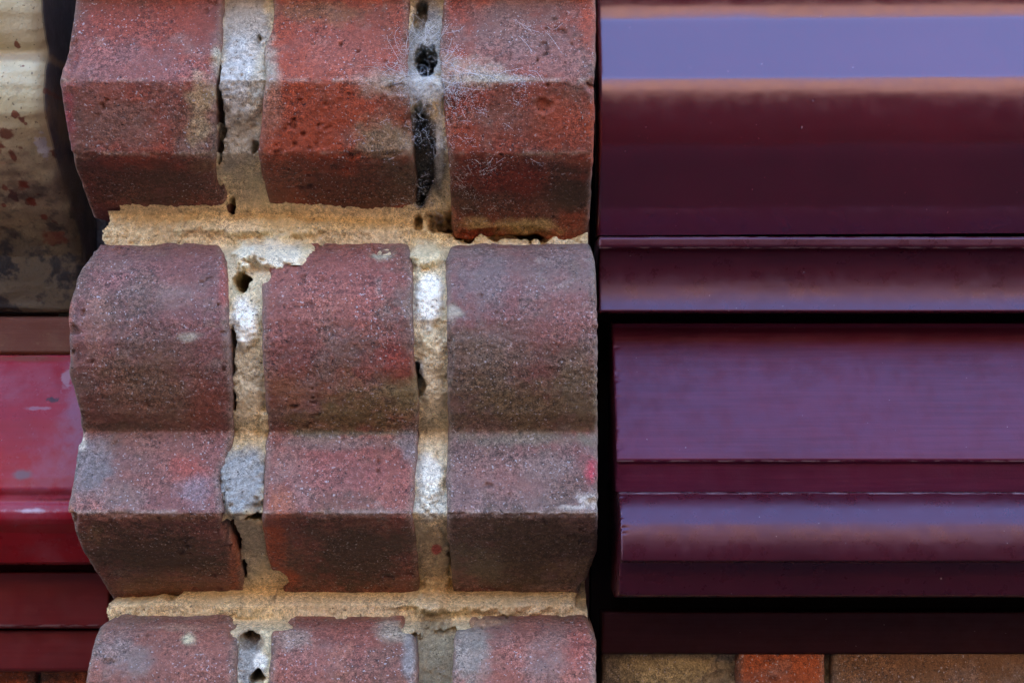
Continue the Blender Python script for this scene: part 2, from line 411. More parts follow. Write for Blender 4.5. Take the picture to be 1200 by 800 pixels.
make_brick(pil, P1, [(286, 306), (320, 306), (420, 306), (480, 310), (505, 314), (515, 311), (560, 308), (601, 307), (612, 306), (650, 312), (694, 324)],
    [(286, 480), (310, 484), (360, 483), (430, 486), (480, 490), (510, 490), (560, 486), (606, 483), (640, 488), (694, 493)], 53,
    ((0.27, 0.09, 0.082), PURP, (0.29, 0.105, 0.09)),
    stains_and_shade=[(430, 470, 70, 36, OLIVE, 0.9), (390, 490, 90, 18, OLIVE, 0.85), (475, 455, 22, 40, (0.24, 0.175, 0.10), 0.8), (340, 460, 30, 26, (0.30, 0.12, 0.07), 0.7), (462, 422, 26, 24, (0.29, 0.06, 0.055), 0.85),
            (447, 298, 14, 9, (0.42, 0.38, 0.32), 0.9), (400, 507, 90, 4, (0.15, 0.12, 0.085), 0.8), (400, 555, 60, 30, (0.30, 0.10, 0.105), 0.6), (480, 520, 14, 26, BLUEG, 0.7), (325, 590, 18, 22, (0.36, 0.12, 0.075), 0.85),
            (410, 650, 90, 45, (0.095, 0.065, 0.052), 0.92), (320, 640, 16, 32, (0.36, 0.085, 0.045), 0.95), (337, 676, 16, 10, (0.36, 0.09, 0.05), 0.9), (400, 518, 80, 9, GREY, 0.5), (440, 600, 60, 6, (0.25, 0.17, 0.17), 0.6)],
    chips=[(318, 292, 46, 20, 16), (308, 315, 12, 14, 5), (448, 292, 16, 8, 2.5), (322, 682, 18, 14, 8), (490, 420, 8, 16, 3)], arris=(602,))
make_brick(pil, P1, [(286, 527), (300, 522), (360, 523), (440, 524), (505, 525), (560, 523), (601, 524), (625, 523), (650, 526), (694, 531)],
    [(286, 692), (300, 698), (360, 700), (500, 701), (606, 701), (650, 699), (694, 682)], 67,
    ((0.215, 0.125, 0.13), PURP, (0.20, 0.135, 0.145)),
    stains_and_shade=[(570, 440, 60, 60, (0.185, 0.135, 0.115), 0.75), (620, 480, 90, 40, (0.18, 0.125, 0.085), 0.9), (680, 455, 26, 50, (0.21, 0.16, 0.12), 0.6), (660, 370, 46, 40, (0.27, 0.095, 0.095), 0.7), (560, 330, 40, 40, (0.20, 0.155, 0.175), 0.7),
            (615, 514, 90, 10, (0.22, 0.19, 0.185), 0.8), (600, 560, 60, 22, (0.28, 0.115, 0.11), 0.6), (530, 365, 10, 10, PALE, 0.7), (640, 545, 40, 22, (0.225, 0.16, 0.165), 0.6),
            (693, 552, 8, 14, (0.42, 0.05, 0.08), 0.95), (690, 585, 18, 12, (0.60, 0.54, 0.56), 0.8), (672, 594, 22, 4, (0.60, 0.54, 0.56), 0.8), (610, 645, 110, 50, (0.10, 0.068, 0.052), 0.92), (560, 660, 34, 26, (0.185, 0.15, 0.12), 0.8),
            (670, 665, 36, 12, (0.26, 0.17, 0.12), 0.7), (670, 640, 30, 14, (0.10, 0.07, 0.06), 0.7)],
    chips=[(695, 590, 12, 10, 2), (690, 690, 14, 10, 6), (527, 420, 6, 30, 1.5)], arris=(602,))
# row below
make_brick(pil, P2, [(723, 130), (732, 116), (745, 110), (790, 100), (900, 96), (1132, 130)], [(723, 272), (735, 279), (790, 276), (900, 280), (1132, 292)], 71,
    ((0.27, 0.135, 0.12), (0.27, 0.105, 0.09), (0.24, 0.15, 0.155)),
    stains_and_shade=[(221, 748, 9, 8, (0.66, 0.60, 0.46), 0.95), (140, 770, 40, 26, GREY, 0.6), (250, 745, 30, 20, (0.30, 0.10, 0.08), 0.6), (205, 735, 40, 5, (0.44, 0.26, 0.22), 0.6), (280, 740, 8, 20, GREY, 0.8)],
    chips=[(278, 740, 14, 14, 3)], arris=(1039,), step=0.0006)
make_brick(pil, P2, [(723, 330), (735, 318), (790, 315), (900, 312), (1132, 324)], [(723, 478), (735, 486), (790, 488), (900, 488), (1132, 493)], 83,
    ((0.30, 0.095, 0.075), (0.27, 0.10, 0.09), (0.32, 0.12, 0.09)),
    stains_and_shade=[(345, 748, 30, 16, (0.36, 0.26, 0.25), 0.8), (480, 770, 9, 40, (0.26, 0.24, 0.27), 0.85), (460, 738, 20, 14, PALE, 0.6)],
    chips=[(325, 730, 24, 10, 6), (484, 730, 16, 12, 5)], arris=(1039,), step=0.0006)
make_brick(pil, P2, [(723, 545), (735, 533), (790, 530), (900, 528), (1132, 531)], [(723, 690), (745, 699), (900, 700), (1132, 684)], 97,
    ((0.30, 0.11, 0.095), (0.27, 0.125, 0.12), (0.25, 0.14, 0.14)),
    stains_and_shade=[(552, 765, 22, 40, (0.28, 0.25, 0.25), 0.85), (565, 728, 30, 5, (0.48, 0.30, 0.22), 0.7), (675, 760, 20, 26, (0.34, 0.085, 0.07), 0.7)],
    chips=[(540, 728, 14, 8, 3)], arris=(1039,), step=0.0006)

# mortar: a joint surface behind and between the bricks
def make_mortar():
    pts = []
    for p, rec in ((P0, 5), (P1, 5), (P2, 5)):
        q = [(r, d + rec) for r, d in p]
        pts += [(r, d) for r, d in q if True]
    # bed joints between
    def put(r0, r1, d0, d1):
        nonlocal pts
        pts = [t for t in pts if not (r0 - 6 <= t[0] <= r1 + 6)] + [(r0, d0), ((r0 + r1) / 2, d1), (r1, d1)]
    put(252, 288, 43, 38); put(690, 726, 52, 40); put(1128, 1160, 52, 42)
    pts = sorted(pts)
    zz = np.array([wz(r, d / 1000) for r, d in pts]); yy = np.array([d / 1000 for r, d in pts])
    o = np.argsort(zz); zz, yy = zz[o], yy[o]
    step = 0.0005
    xs = np.arange(wx(73, 0) + 0.0048, wx(700, 0) - 0.0015, step)
    zs = np.arange(wz(1150, 0.04), wz(-185, 0.02), step)
    X, Z = np.meshgrid(xs, zs, indexing='ij')
    Y = np.interp(Z, zz, yy)
    PX, RW = px_of(X, Y), row_of(Y, Z)
    n = fbm(X, 0, Z, 45, 5, 4); n2 = fbm(X, 0, Z, 220, 6, 3); n3 = noise(X, 0, Z, 800, 7)
    Y = Y + 0.0016 * n + 0.00065 * n2 + 0.00035 * n3 + 0.0005 * sstep(0.25, 0.6, fbm(X, 0, Z, 330, 77, 2))
    wa, wb = 7 * fbm(X, 3, Z, 170, 61, 3), 10 * fbm(X, 5, Z, 170, 67, 3)
    # sculpted recesses (+) and proud smears (-): px, row, rx, rr, mm
    for cx, cr, rx, rr, dep in ((284, 333, 10, 13, 45), (272, 243, 5, 10, 40), (258, 130, 5, 55, 14), (272, 635, 9, 26, 40), (287, 668, 5, 7, 30), (301, 795, 8, 10, 45), (150, 694, 70, 12, 20), (575, 262, 75, 22, 18), (655, 262, 60, 22, 18), (292, 752, 12, 10, 12), (500, 68, 13, 19, 45), (496, 185, 14, 60, 16),
                                (494, 20, 10, 18, 9), (488, 262, 7, 10, 9), (510, 830, 60, 100, 12), (489, 435, 8, 10, 9), (490, 455, 6, 14, 6), (272, 420, 4, 40, 6), (275, 470, 5, 14, 8), (270, 395, 4, 10, 6), (489, 512, 4, 8, 8), (528, 655, 4, 30, 5),
                                (297, 172, 4, 10, 6), (300, 50, 5, 6, 4), (90, 270, 12, 30, 12), (690, 700, 14, 22, 14), (670, 275, 14, 10, 6), (520, 272, 12, 6, 6),
                                (285, 565, 32, 40, -5.5), (268, 612, 12, 5, 20), (300, 607, 14, 4, 14), (285, 90, 30, 55, -2.5), (330, 297, 44, 22, -7), (290, 300, 24, 18, -9), (290, 380, 18, 30, -2.5), (290, 480, 22, 35, -2.2), (320, 497, 14, 14, -3), (503, 350, 16, 40, -3), (505, 440, 14, 60, -2.5),
                                (505, 560, 16, 40, -3), (505, 110, 18, 22, -4), (290, 690, 40, 40, -3), (560, 705, 110, 14, -3), (300, 265, 130, 12, -3), (500, 300, 24, 20, -8), (500, 700, 26, 20, -6), (508, 650, 18, 40, -2)):
        d = np.hypot((PX + wa - cx) / rx, (RW + wb - cr) / rr) + 0.4 * fbm(X, 0, Z, 130, int(cx) % 97, 4)
        Y = Y + dep / 1000 * (sstep(1.02, 0.78, d) if dep > 5 else sstep(1.15, 0.5, d))
    Y = np.maximum(Y, -0.0005)
    # colours
    base = np.array((0.56, 0.45, 0.27))
    col = mixc(np.repeat(base[None, None], X.shape[0], 0).repeat(X.shape[1], 1), (0.60, 0.50, 0.33), sstep(-0.3, 0.4, n))
    col = mixc(col, (0.42, 0.32, 0.18), sstep(0.1, 0.6, fbm(X, 0, Z, 70, 15, 4)) * 0.3)
    warp = fbm(X, 0, Z, 80, 19, 4); w2 = fbm(X, 0, Z, 300, 23, 3)
    WHT = (0.72, 0.68, 0.58); GR = (0.25, 0.25, 0.245); LG = (0.44, 0.425, 0.40); DK = (0.09, 0.085, 0.085); OCH = (0.50, 0.36, 0.175); OLV = (0.28, 0.23, 0.15)
    for cx, cr, rx, rr, cc, amt in ((288, 30, 30, 60, (0.36, 0.33, 0.29), 0.95), (280, 100, 30, 55, LG, 0.95), (305, 120, 14, 60, (0.42, 0.38, 0.30), 0.8), (278, 165, 26, 40, (0.36, 0.31, 0.24), 0.9), (290, 215, 20, 26, (0.44, 0.36, 0.24), 0.8),
                                    (286, 380, 18, 32, WHT, 0.95), (320, 300, 45, 22, (0.62, 0.56, 0.44), 0.8), (285, 565, 34, 44, GR, 0.97), (290, 640, 28, 40, (0.38, 0.33, 0.23), 0.85), (503, 355, 18, 34, WHT, 0.95), (503, 460, 20, 40, (0.62, 0.53, 0.36), 0.7), (288, 450, 24, 50, (0.60, 0.52, 0.36), 0.7), (500, 550, 22, 22, (0.62, 0.60, 0.53), 0.8),
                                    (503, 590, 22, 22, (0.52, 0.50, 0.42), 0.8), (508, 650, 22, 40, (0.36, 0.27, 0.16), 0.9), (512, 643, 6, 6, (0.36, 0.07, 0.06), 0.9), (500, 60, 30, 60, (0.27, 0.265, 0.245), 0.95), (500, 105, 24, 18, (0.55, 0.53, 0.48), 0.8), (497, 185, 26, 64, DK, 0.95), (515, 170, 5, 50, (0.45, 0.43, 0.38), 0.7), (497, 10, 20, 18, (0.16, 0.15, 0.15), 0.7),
                                    (400, 263, 100, 10, OCH, 0.7), (560, 275, 100, 10, OCH, 0.7), (490, 440, 8, 20, GR, 0.8), (490, 498, 30, 8, (0.34, 0.29, 0.21), 0.8), (508, 770, 30, 60, OLV, 0.9), (292, 780, 18, 30, GR, 0.85), (292, 750, 18, 12, (0.16, 0.10, 0.06), 0.7), (305, 775, 8, 10, WHT, 0.9),
                                    (600, 690, 100, 8, (0.48, 0.36, 0.21), 0.7), (170, 262, 60, 10, (0.42, 0.32, 0.19), 0.6), (490, 400, 6, 8, (0.40, 0.30, 0.18), 0.7)):
        d = np.hypot((PX - cx) / rx, (RW - cr) / rr) + 0.35 * warp + 0.2 * w2
        col = mixc(col, cc, sstep(1.15, 0.7, d) * amt)
    col = col * (1 + 0.14 * w2 + 0.12 * n3)[..., None] * np.array((1.33, 1.30, 1.16))
    col = mixc(col, (0.16, 0.11, 0.07), sstep(0.5, 0.7, fbm(X, 0, Z, 420, 31, 2)) * 0.6)
    # keep only what lies near a joint
    keep = np.zeros(X.shape, bool)
    for a, b in ((242, 335), (468, 550), (674, 760)):
        keep |= (PX > a) & (PX < b)
    for a, b in ((232, 312), (668, 752), (1110, 1200), (-300, -160)):
        keep |= (RW > a) & (RW < b)
    keep &= (PX > 140) | ((RW > 246) & (RW < 290)) | ((RW > 690) & (RW < 730))
    keep &= X > xs[0] + 0.0045 * (0.5 + 0.7 * fbm(0, 0, Z, 130, 91, 4))
    f = grid_faces(*X.shape)
    k = keep.ravel()[f].all(1)
    f = f[k]
    used = np.unique(f); re = np.full(X.size, -1); re[used] = np.arange(len(used))
    v = np.stack([X, Y, Z], -1).reshape(-1, 3)[used]
    finish('mortar', v, re[f], M_mortar, pil, True, col.reshape(-1, 3)[used])
make_mortar()
M_core = NT('core_mortar'); M_core.b.inputs['Base Color'].default_value = (0.30, 0.24, 0.15, 1); M_core.b.inputs['Roughness'].default_value = 0.95
M_core.link(M_core.bump(M_core.noise(300, 4), 0.002), M_core.b.inputs['Normal'])
box('core', (wx(73) + 0.0055, 0.092, wz(1170)), (wx(700) - 0.0018, 0.148, wz(-200)), M_core.m, pil)

# ------------------------------------------------------------------ swept mouldings
def sweep(name, pts, x0, x1, mat, parent, fine=0.0012, tilt=0.0, smooth_mm=0.9, seed=1, wob=0.00015, endr=0.0012, chip=0.0, near='left'):
    """closed section of (row, depth mm) points (front only, top to bottom) swept along x; back closed behind it"""
    p = np.array([(d / 1000.0, wz(r, d / 1000.0)) for r, d in pts])
    seg = np.hypot(*np.diff(p, axis=0).T); s = np.r_[0, np.cumsum(seg)]
    n = int(s[-1] / 0.0004)
    t = np.linspace(0, s[-1], n)
    y, z = np.interp(t, s, p[:, 0]), np.interp(t, s, p[:, 1])
    w = int(smooth_mm / 0.4)
    if w > 0:
        ker = np.hanning(2 * w + 3)[1:-1]; ker /= ker.sum(); h = len(ker) // 2
        for a in (y, z):
            pad = np.r_[2 * a[0] - a[h:0:-1], a, 2 * a[-1] - a[-2:-h - 2:-1]]
            a[:] = np.convolve(pad, ker, 'valid')
    Lx = x1 - x0
    a = np.r_[0, 0.0003, 0.0007, np.arange(0.0012, 0.03, fine), np.arange(0.03, 0.19, 0.004), np.arange(0.2, Lx, 0.03), Lx]
    a = np.unique(a[a <= Lx])
    xs = x0 + a if near == 'left' else x1 - a[::-1]
    X = np.repeat(xs[:, None], n, 1); Y = np.repeat(y[None], len(xs), 0); Z = np.repeat(z[None], len(xs), 0)
    ty, tz = np.gradient(y), np.gradient(z); L = np.hypot(ty, tz) + 1e-9
    ny, nz = tz / L, -ty / L
    de = np.minimum(X - x0, x1 - X)
    q = np.clip(endr - de, 0, None); push = endr - np.sqrt(np.clip(endr ** 2 - q * q, 0, None))
    dis = wob * fbm(X * 0.3, Y, Z, 60, seed, 3) - push
    if chip:
        dis -= chip * sstep(0.004, 0.0, de) * sstep(0.0, 0.5, fbm(X, Y, Z, 300, seed + 3, 3))
    Y = Y + dis * ny; Z = Z + dis * nz + (X - x0) * tilt
    X = X.copy()
    if chip:
        e = 0 if near == 'left' else -1
        X[e] += (1 if near == 'left' else -1) * 0.0006 * np.abs(fbm(0, y, z, 200, seed + 5, 3))
    # back rows
    nx = len(xs)
    yb = max(y.max() + 0.012, 0.06)
    Xb = np.hstack([X[:, :1], X, X[:, -1:]]); Yb = np.hstack([np.full((nx, 1), yb), Y, np.full((nx, 1), yb)]); Zb = np.hstack([Z[:, :1], Z, Z[:, -1:]])
    m = n + 2
    f = grid_faces(nx, m)[:, ::-1].tolist()
    f += [list(range(0, m)), list(range((nx - 1) * m, nx * m))[::-1]]
    idx = np.arange(nx)
    f += [[int(i * m), int((i + 1) * m), int((i + 1) * m + m - 1), int(i * m + m - 1)] for i in idx[:-1]]
    v = np.stack([Xb, Yb, Zb], -1).reshape(-1, 3)
    o = finish(name, v, f, mat, parent, True)
    o.data.set_sharp_from_angle(angle=R(38))
    return o
def by_tilt(knots, d0, step=1.5):
    """section from (row, upward tilt of the face in degrees) knots"""
    rr = np.arange(knots[0][0], knots[-1][0] + 1e-6, step)
    th = np.interp(rr, *zip(*knots)); d = d0; out = [(rr[0], d)]
    for a, b, t in zip(rr[:-1], rr[1:], (th[1:] + th[:-1]) / 2):
        d -= math.tan(R(t)) * (b - a) * 0.36
        out.append((b, d))
    return out
def arcpts(c_row, c_d, r_row, r_d, a0, a1, n=14):
    return [(c_row - r_row * math.sin(R(a0 + (a1 - a0) * i / n)), c_d - r_d * math.cos(R(a0 + (a1 - a0) * i / n))) for i in range(n + 1)]

# right: maroon timber cornice
XR0, XR1 = 0.0372, 1.25
XR2 = 0.0437
cor = thing('maroon_cornice', 'glossy maroon painted timber cornice running off to the right of the brick pilaster', 'cornice', (0.6, 0.05, wz(770, 0.05)))
crown = by_tilt([(-120, 2), (0, 3), (7, 6), (11, 9), (23, 14), (26, 20), (29, 29), (88, 29), (91, 17), (94, 14), (108, 8.5), (120, 5), (140, 0), (165, -10), (190, -24), (277, -28)], 46)
sweep('crown_moulding', crown, XR0, XR1, M_gloss, cor, tilt=0.006, smooth_mm=0.8, seed=3)
fil = [(277.5, 34), (277.6, 28.5), (279, 27.4), (288, 27)] + by_tilt([(290.5, -62), (300, -32), (315, -6), (325, 4), (338, 12), (350, 18.5), (364, 27)], 27.6) + [(366, 30), (367, 38), (367.5, 50)]
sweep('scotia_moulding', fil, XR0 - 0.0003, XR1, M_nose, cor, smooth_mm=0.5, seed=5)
brd = [(377, 62), (377.5, 50), (379, 46.5), (383, 48), (530, 19.5), (538, 18.2), (541, 18.8), (543, 20.5), (560, 21.2), (576, 22)]
sweep('sloping_board', brd, XR2, XR1, M_satin, cor, smooth_mm=0.6, seed=7, chip=0.0005)
nos = [(577, 21), (576.5, 15), (577, 13)] + by_tilt([(577.5, 66), (585, 52), (600, 38), (611, 26), (615, 21), (633, 15), (645, 7), (657, -4)], 12) + [(657.8, 1.5), (659, 4), (675, 6.5), (696, 9), (698, 10), (699, 14), (699.3, 40)]
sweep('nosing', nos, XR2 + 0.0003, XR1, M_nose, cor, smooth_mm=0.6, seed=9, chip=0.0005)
sof = [(716, 66), (716.5, 48), (718, 47), (740, 50.5), (764, 54), (766, 56), (766.5, 66)]
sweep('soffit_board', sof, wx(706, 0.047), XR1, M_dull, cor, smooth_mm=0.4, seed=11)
box('backing_board', (0.0362, 0.0735, wz(768, 0.07)), (XR1, 0.09, wz(-130, 0.06)), M_dark, cor)

# left: red cornice and cream corbel of the neighbouring front
M_redwood = mat_paint('scuffed_red_paint', (0.32, 0.009, 0.016), 0.30, ior=1.32, brush=0.1, grime=(0.33, 0.10, 0.13), grime_amt=0.45, wave=0.0002, chips=0.2, spots=((92, 490, 50, 34, 85, (0.27, 0.10, 0.14), 0.75, 140), (70, 555, 42, 60, 50, (0.30, 0.09, 0.13), 0.55, 160), (26, 556, 39, 20, 11, (0.17, 0.10, 0.11), 0.9, 40), (62, 468, 56, 9, 4, (0.05, 0.02, 0.022), 0.9, 400), (48, 478, 54, 24, 3, (0.36, 0.22, 0.25), 0.5, 200), (35, 598, 35, 36, 4, (0.62, 0.52, 0.55), 0.75, 200), (80, 440, 63, 10, 20, (0.36, 0.24, 0.26), 0.6, 300), (70, 585, 38, 40, 3, (0.10, 0.02, 0.03), 0.8, 200), (30, 420, 72, 90, 6, (0.20, 0.07, 0.05), 0.8, 60)))  # the long pale spot on the lower nose is a painted highlight
M_brownwood = mat_paint('worn_brown_paint', (0.13, 0.040, 0.022), 0.6, brush=0.3, grime=(0.26, 0.15, 0.08), grime_amt=0.3, ior=1.25)
M_darkred = mat_paint('dark_red_board_paint', (0.15, 0.010, 0.010), 0.42, brush=0.15, chips=0.1, wear=((733, 74, 3.0, 0.5),))
XL0 = -1.1
XLr = -0.1840
red = thing('red_cornice', 'scuffed bright red timber cornice meeting the left edge of the brick pilaster', 'cornice', (-0.5, 0.09, wz(790, 0.09)))
sweep('top_strip', [(371, 96), (371.5, 79), (373, 77), (412, 74), (415, 75)], XL0, XLr, M_brownwood, red, smooth_mm=0.4, seed=13, near='right')
slope = [(415.5, 76)] + [(416, 72), (425, 68), (440, 63), (460, 57), (490, 50), (530, 43), (560, 38.5), (572, 37), (576, 37.5), (580, 38.5), (588, 38), (593, 36), (600, 34.8), (608, 35.2), (614, 37), (620, 40), (624, 42), (640, 47), (659, 53), (661, 60)]
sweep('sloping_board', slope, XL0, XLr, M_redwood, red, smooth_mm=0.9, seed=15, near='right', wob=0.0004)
sweep('fascia_board', [(669, 95), (669.5, 74), (671, 72.5), (732, 73.5), (735, 75), (736, 80)], XL0, XLr, M_darkred, red, smooth_mm=0.5, seed=17, near='right')
sweep('lower_board', [(737, 96), (737.5, 82), (739, 81), (783, 81.5), (786, 83), (787, 96)], XL0, XLr, M_darkred, red, smooth_mm=0.5, seed=19, near='right')
box('backing_board', (XL0, 0.0985, wz(788, 0.1)), (XLr - 0.001, 0.115, wz(372, 0.1)), M_darkred, red)

def mat_cream():
    k = NT('peeling_cream_paint')
    c = k.mix(k.ramp(k.noise(28, 4), 0.35, 0.65), (0.74, 0.66, 0.40), (0.60, 0.50, 0.26))
    c = k.mix(k.math('MULTIPLY', k.ramp(k.noise(55, 5, 0.65), 0.50, 0.66), 0.55), c, (0.34, 0.26, 0.16))
    rust = k.ramp(k.noise(85, 3, 0.5), 0.635, 0.67)
    c = k.mix(k.math('MULTIPLY', rust, 0.9), c, (0.22, 0.045, 0.018))
    vec = k.n('ShaderNodeVectorMath', operation='ADD'); k.link(k.pos, vec.inputs[0]); vec.inputs[1].default_value = (7.3, 2.2, 9.1)
    sx = k.n('ShaderNodeSeparateXYZ'); k.link(k.pos, sx.inputs[0])
    nn = k.noise(60, 5, 0.65, vec.outputs[0])
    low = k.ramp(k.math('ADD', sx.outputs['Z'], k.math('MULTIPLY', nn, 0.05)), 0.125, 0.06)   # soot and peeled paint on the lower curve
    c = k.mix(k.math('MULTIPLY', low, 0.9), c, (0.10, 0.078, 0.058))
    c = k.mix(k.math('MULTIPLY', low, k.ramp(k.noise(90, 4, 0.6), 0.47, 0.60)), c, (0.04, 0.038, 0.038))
    gn = k.n('ShaderNodeNewGeometry'); gx = k.n('ShaderNodeSeparateXYZ'); k.link(gn.outputs['True Normal'], gx.inputs[0])
    c = k.mix(k.ramp(gx.outputs['X'], 0.75, 0.93), c, (0.10, 0.095, 0.098))      # end face coloured dark grey to paint in its shade
    RU = (0.20, 0.042, 0.018)
    for px, row, dep, rx, rr, am in ((8, 157, 48, 15, 9, .85), (14, 182, 55, 7, 10, .85), (27, 216, 68, 11, 9, .95), (36, 236, 77, 10, 8, .95), (4, 218, 68, 7, 8, .8), (30, 145, 46, 4, 3, .8), (52, 255, 85, 7, 5, .8), (65, 280, 96, 26, 14, .6), (5, 241, 80, 5, 4, .8), (51, 106, 42, 4, 6, .7), (26, 77, 43, 3, 2, .8)):
        c = k.mix(k.spot(px, row, dep, rx * 0.75, rr * 0.75, 0.5, 220, am), c, RU)
    c = k.mix(k.spot(48, 172, 52, 9, 18, 0.5, 260, 0.95), c, (0.62, 0.60, 0.57))
    c = k.mix(k.spot(58, 130, 46, 9, 60, 0.8, 60, 0.6), c, (0.34, 0.24, 0.12))
    c = k.mix(k.spot(30, 66, 44, 60, 8, 0.8, 60, 0.7), c, (0.36, 0.26, 0.14))
    c = k.mix(k.spot(75, 215, 66, 18, 50, 0.7, 60, 0.7), c, (0.22, 0.18, 0.13))
    c = k.mix(k.ramp(k.noise(600, 2), 0.64, 0.74, 0, 0.7), c, (0.10, 0.06, 0.03))
    k.link(c, k.b.inputs['Base Color'])
    k.link(k.ramp(k.noise(70, 4), 0.3, 0.7, 0.28, 0.6), k.b.inputs['Roughness'])
    b = k.bump(k.noise(90, 4), 0.0012, 0.7); b = k.bump(k.noise(700, 3), 0.0004, 0.7, b)
    k.link(b, k.b.inputs['Normal'])
    return k.m
M_cream = mat_cream()
cb = thing('cream_corbel', 'peeling cream painted corbel with rust spots above the red cornice', 'corbel', (-0.25, 0.09, wz(366, 0.09)))
XC = -0.2035
sweep('body', [(-120, 90), (-112, 66), (-85, 49), (-45, 41), (-10, 38.5), (15, 39), (35, 41.5), (50, 45), (58, 47.5), (63, 48), (70, 46), (82, 43), (98, 41.5), (115, 41.8), (132, 43.5), (150, 47), (180, 55), (210, 66), (240, 79), (270, 92), (300, 101), (330, 105), (352, 107), (362, 108), (366, 110)], -0.33, XC, M_cream, cb, smooth_mm=1.6, seed=23, near='right', wob=0.0016, endr=0.006)
M_grime = NT('grey_render'); M_grime.link(M_grime.mix(M_grime.noise(200, 4), (0.10, 0.095, 0.10), (0.24, 0.22, 0.22)), M_grime.b.inputs['Base Color']); M_grime.b.inputs['Roughness'].default_value = 0.9
M_grime.link(M_grime.bump(M_grime.noise(350, 4), 0.0015), M_grime.b.inputs['Normal'])
box('backing_block', (-0.33, 0.125, wz(366, 0.11)), (XC + 0.004, 0.145, wz(-130, 0.06)), M_grime.m, cb)

# ------------------------------------------------------------------ the wall behind, with the few bricks that show under the cornices
WALLY = 0.15
k = NT('brick_wall_face')
bt = k.n('ShaderNodeTexBrick'); mp = k.n('ShaderNodeMapping'); mp.inputs['Rotation'].default_value = (R(90), 0, 0)
k.link(k.pos, mp.inputs['Vector']); k.link(mp.outputs[0], bt.inputs['Vector'])
bt.inputs['Scale'].default_value = 1.0; bt.inputs['Brick Width'].default_value = 0.225; bt.inputs['Row Height'].default_value = 0.075; bt.inputs['Mortar Size'].default_value = 0.006
bt.inputs['Color1'].default_value = (0.26, 0.075, 0.045, 1); bt.inputs['Color2'].default_value = (0.19, 0.07, 0.05, 1); bt.inputs['Mortar'].default_value = (0.40, 0.32, 0.2, 1)
k.link(bt.outputs['Color'], k.b.inputs['Base Color']); k.b.inputs['Roughness'].default_value = 0.9
k.link(k.bump(k.noise(300, 4), 0.002), k.b.inputs['Normal'])
wall = box('wall', (-9, WALLY, -3.2), (9, WALLY + 0.3, 11.1), k.m)
wall['kind'] = 'structure'
def flat_brick(px0, px1, r0, r1, dep, palette, seed, parent, right=None):
    y = dep / 1000
    prof = [(r0, dep + 3), (r0 + 2, dep + 0.8), (r0 + 5, dep), (r1 - 5, dep), (r1 - 2, dep + 0.8), (r1, dep + 3)]
    return make_brick(parent, prof, [(r0, px0), (r1, px0)], right or [(r0, px1), (r1, px1)], seed, palette, step=0.0008, back=WALLY - 0.002)
OR = ((0.40, 0.095, 0.035), (0.36, 0.085, 0.035), (0.30, 0.08, 0.04))
BRN = ((0.20, 0.10, 0.055), (0.17, 0.085, 0.05), (0.22, 0.12, 0.07))
GRB = ((0.42, 0.33, 0.20), (0.22, 0.165, 0.105), (0.13, 0.10, 0.075))
flat_brick(707, 858, 740, 915, 61, GRB, 101, wall, [(740, 850), (768, 848), (775, 838), (786, 842), (793, 826), (802, 820), (830, 835), (915, 850)])
flat_brick(864, 968, 740, 915, 56, OR, 102, wall)
flat_brick(976, 1420, 740, 915, 56, BRN, 103, wall)
flat_brick(-330, 40, 760, 930, 96, OR, 104, wall)
flat_brick(46, 112, 760, 930, 97, (OR[0], DEEP, OR[2]), 105, wall)
def wall_mortar(px0, px1, r0, r1, dep):
    y = dep / 1000
    xs = np.arange(wx(px0, y), wx(px1, y), 0.0012); zs = np.arange(wz(r1, y), wz(r0, y), 0.0012)
    X, Z = np.meshgrid(xs, zs, indexing='ij')
    n = fbm(X, 0, Z, 90, 3, 4); Y = y + 0.003 * n + 0.0008 * noise(X, 0, Z, 500, 8)
    col = mixc(np.full(X.shape + (3,), 1.0) * np.array((0.46, 0.37, 0.22)), (0.25, 0.20, 0.13), sstep(-0.2, 0.4, n))
    finish('mortar', np.stack([X, Y, Z], -1).reshape(-1, 3), grid_faces(*X.shape), M_mortar, wall, True, col.reshape(-1, 3))
wall_mortar(706, 1500, 730, 930, 64)
wall_mortar(-330, 122, 752, 930, 102)

# ------------------------------------------------------------------ cobweb at the hole in the mortar
def tubes(name, lines, rad, mat, label, cat):
    v, f = [], []
    for ln in lines:
        b = len(v); ln = [Vector(p) for p in ln]
        for i, p in enumerate(ln):
            t = (ln[min(i + 1, len(ln) - 1)] - ln[max(i - 1, 0)]).normalized()
            u = t.cross(Vector((0.3, 1, 0.2))).normalized(); w = t.cross(u)
            for a in range(3):
                v.append(p + (u * math.cos(a * 2.094) + w * math.sin(a * 2.094)) * rad)
            if i:
                q = b + (i - 1) * 3
                for a in range(3):
                    f.append((q + a, q + (a + 1) % 3, q + 3 + (a + 1) % 3, q + 3 + a))
    o = finish(name, [tuple(p) for p in v], f, mat, None, True)
    o['label'] = label; o['category'] = cat
    return o
kw = NT('dusty_silk'); kw.b.inputs['Base Color'].default_value = (0.74, 0.73, 0.72, 1); kw.b.inputs['Roughness'].default_value = 0.8
rng = random.Random(5)
yp, zp = resample(P0b, 0.0005); o_ = np.argsort(zp); yp, zp = yp[o_], zp[o_]
def front(px, row):
    """a point just in front of the upper bricks"""
    y = 0.0
    for _ in range(5):
        y = float(np.interp(wz(row, y), zp, yp))
    return Vector((wx(px, y), y - 0.0006 - rng.random() * 0.0012, wz(row, y)))
lines = []
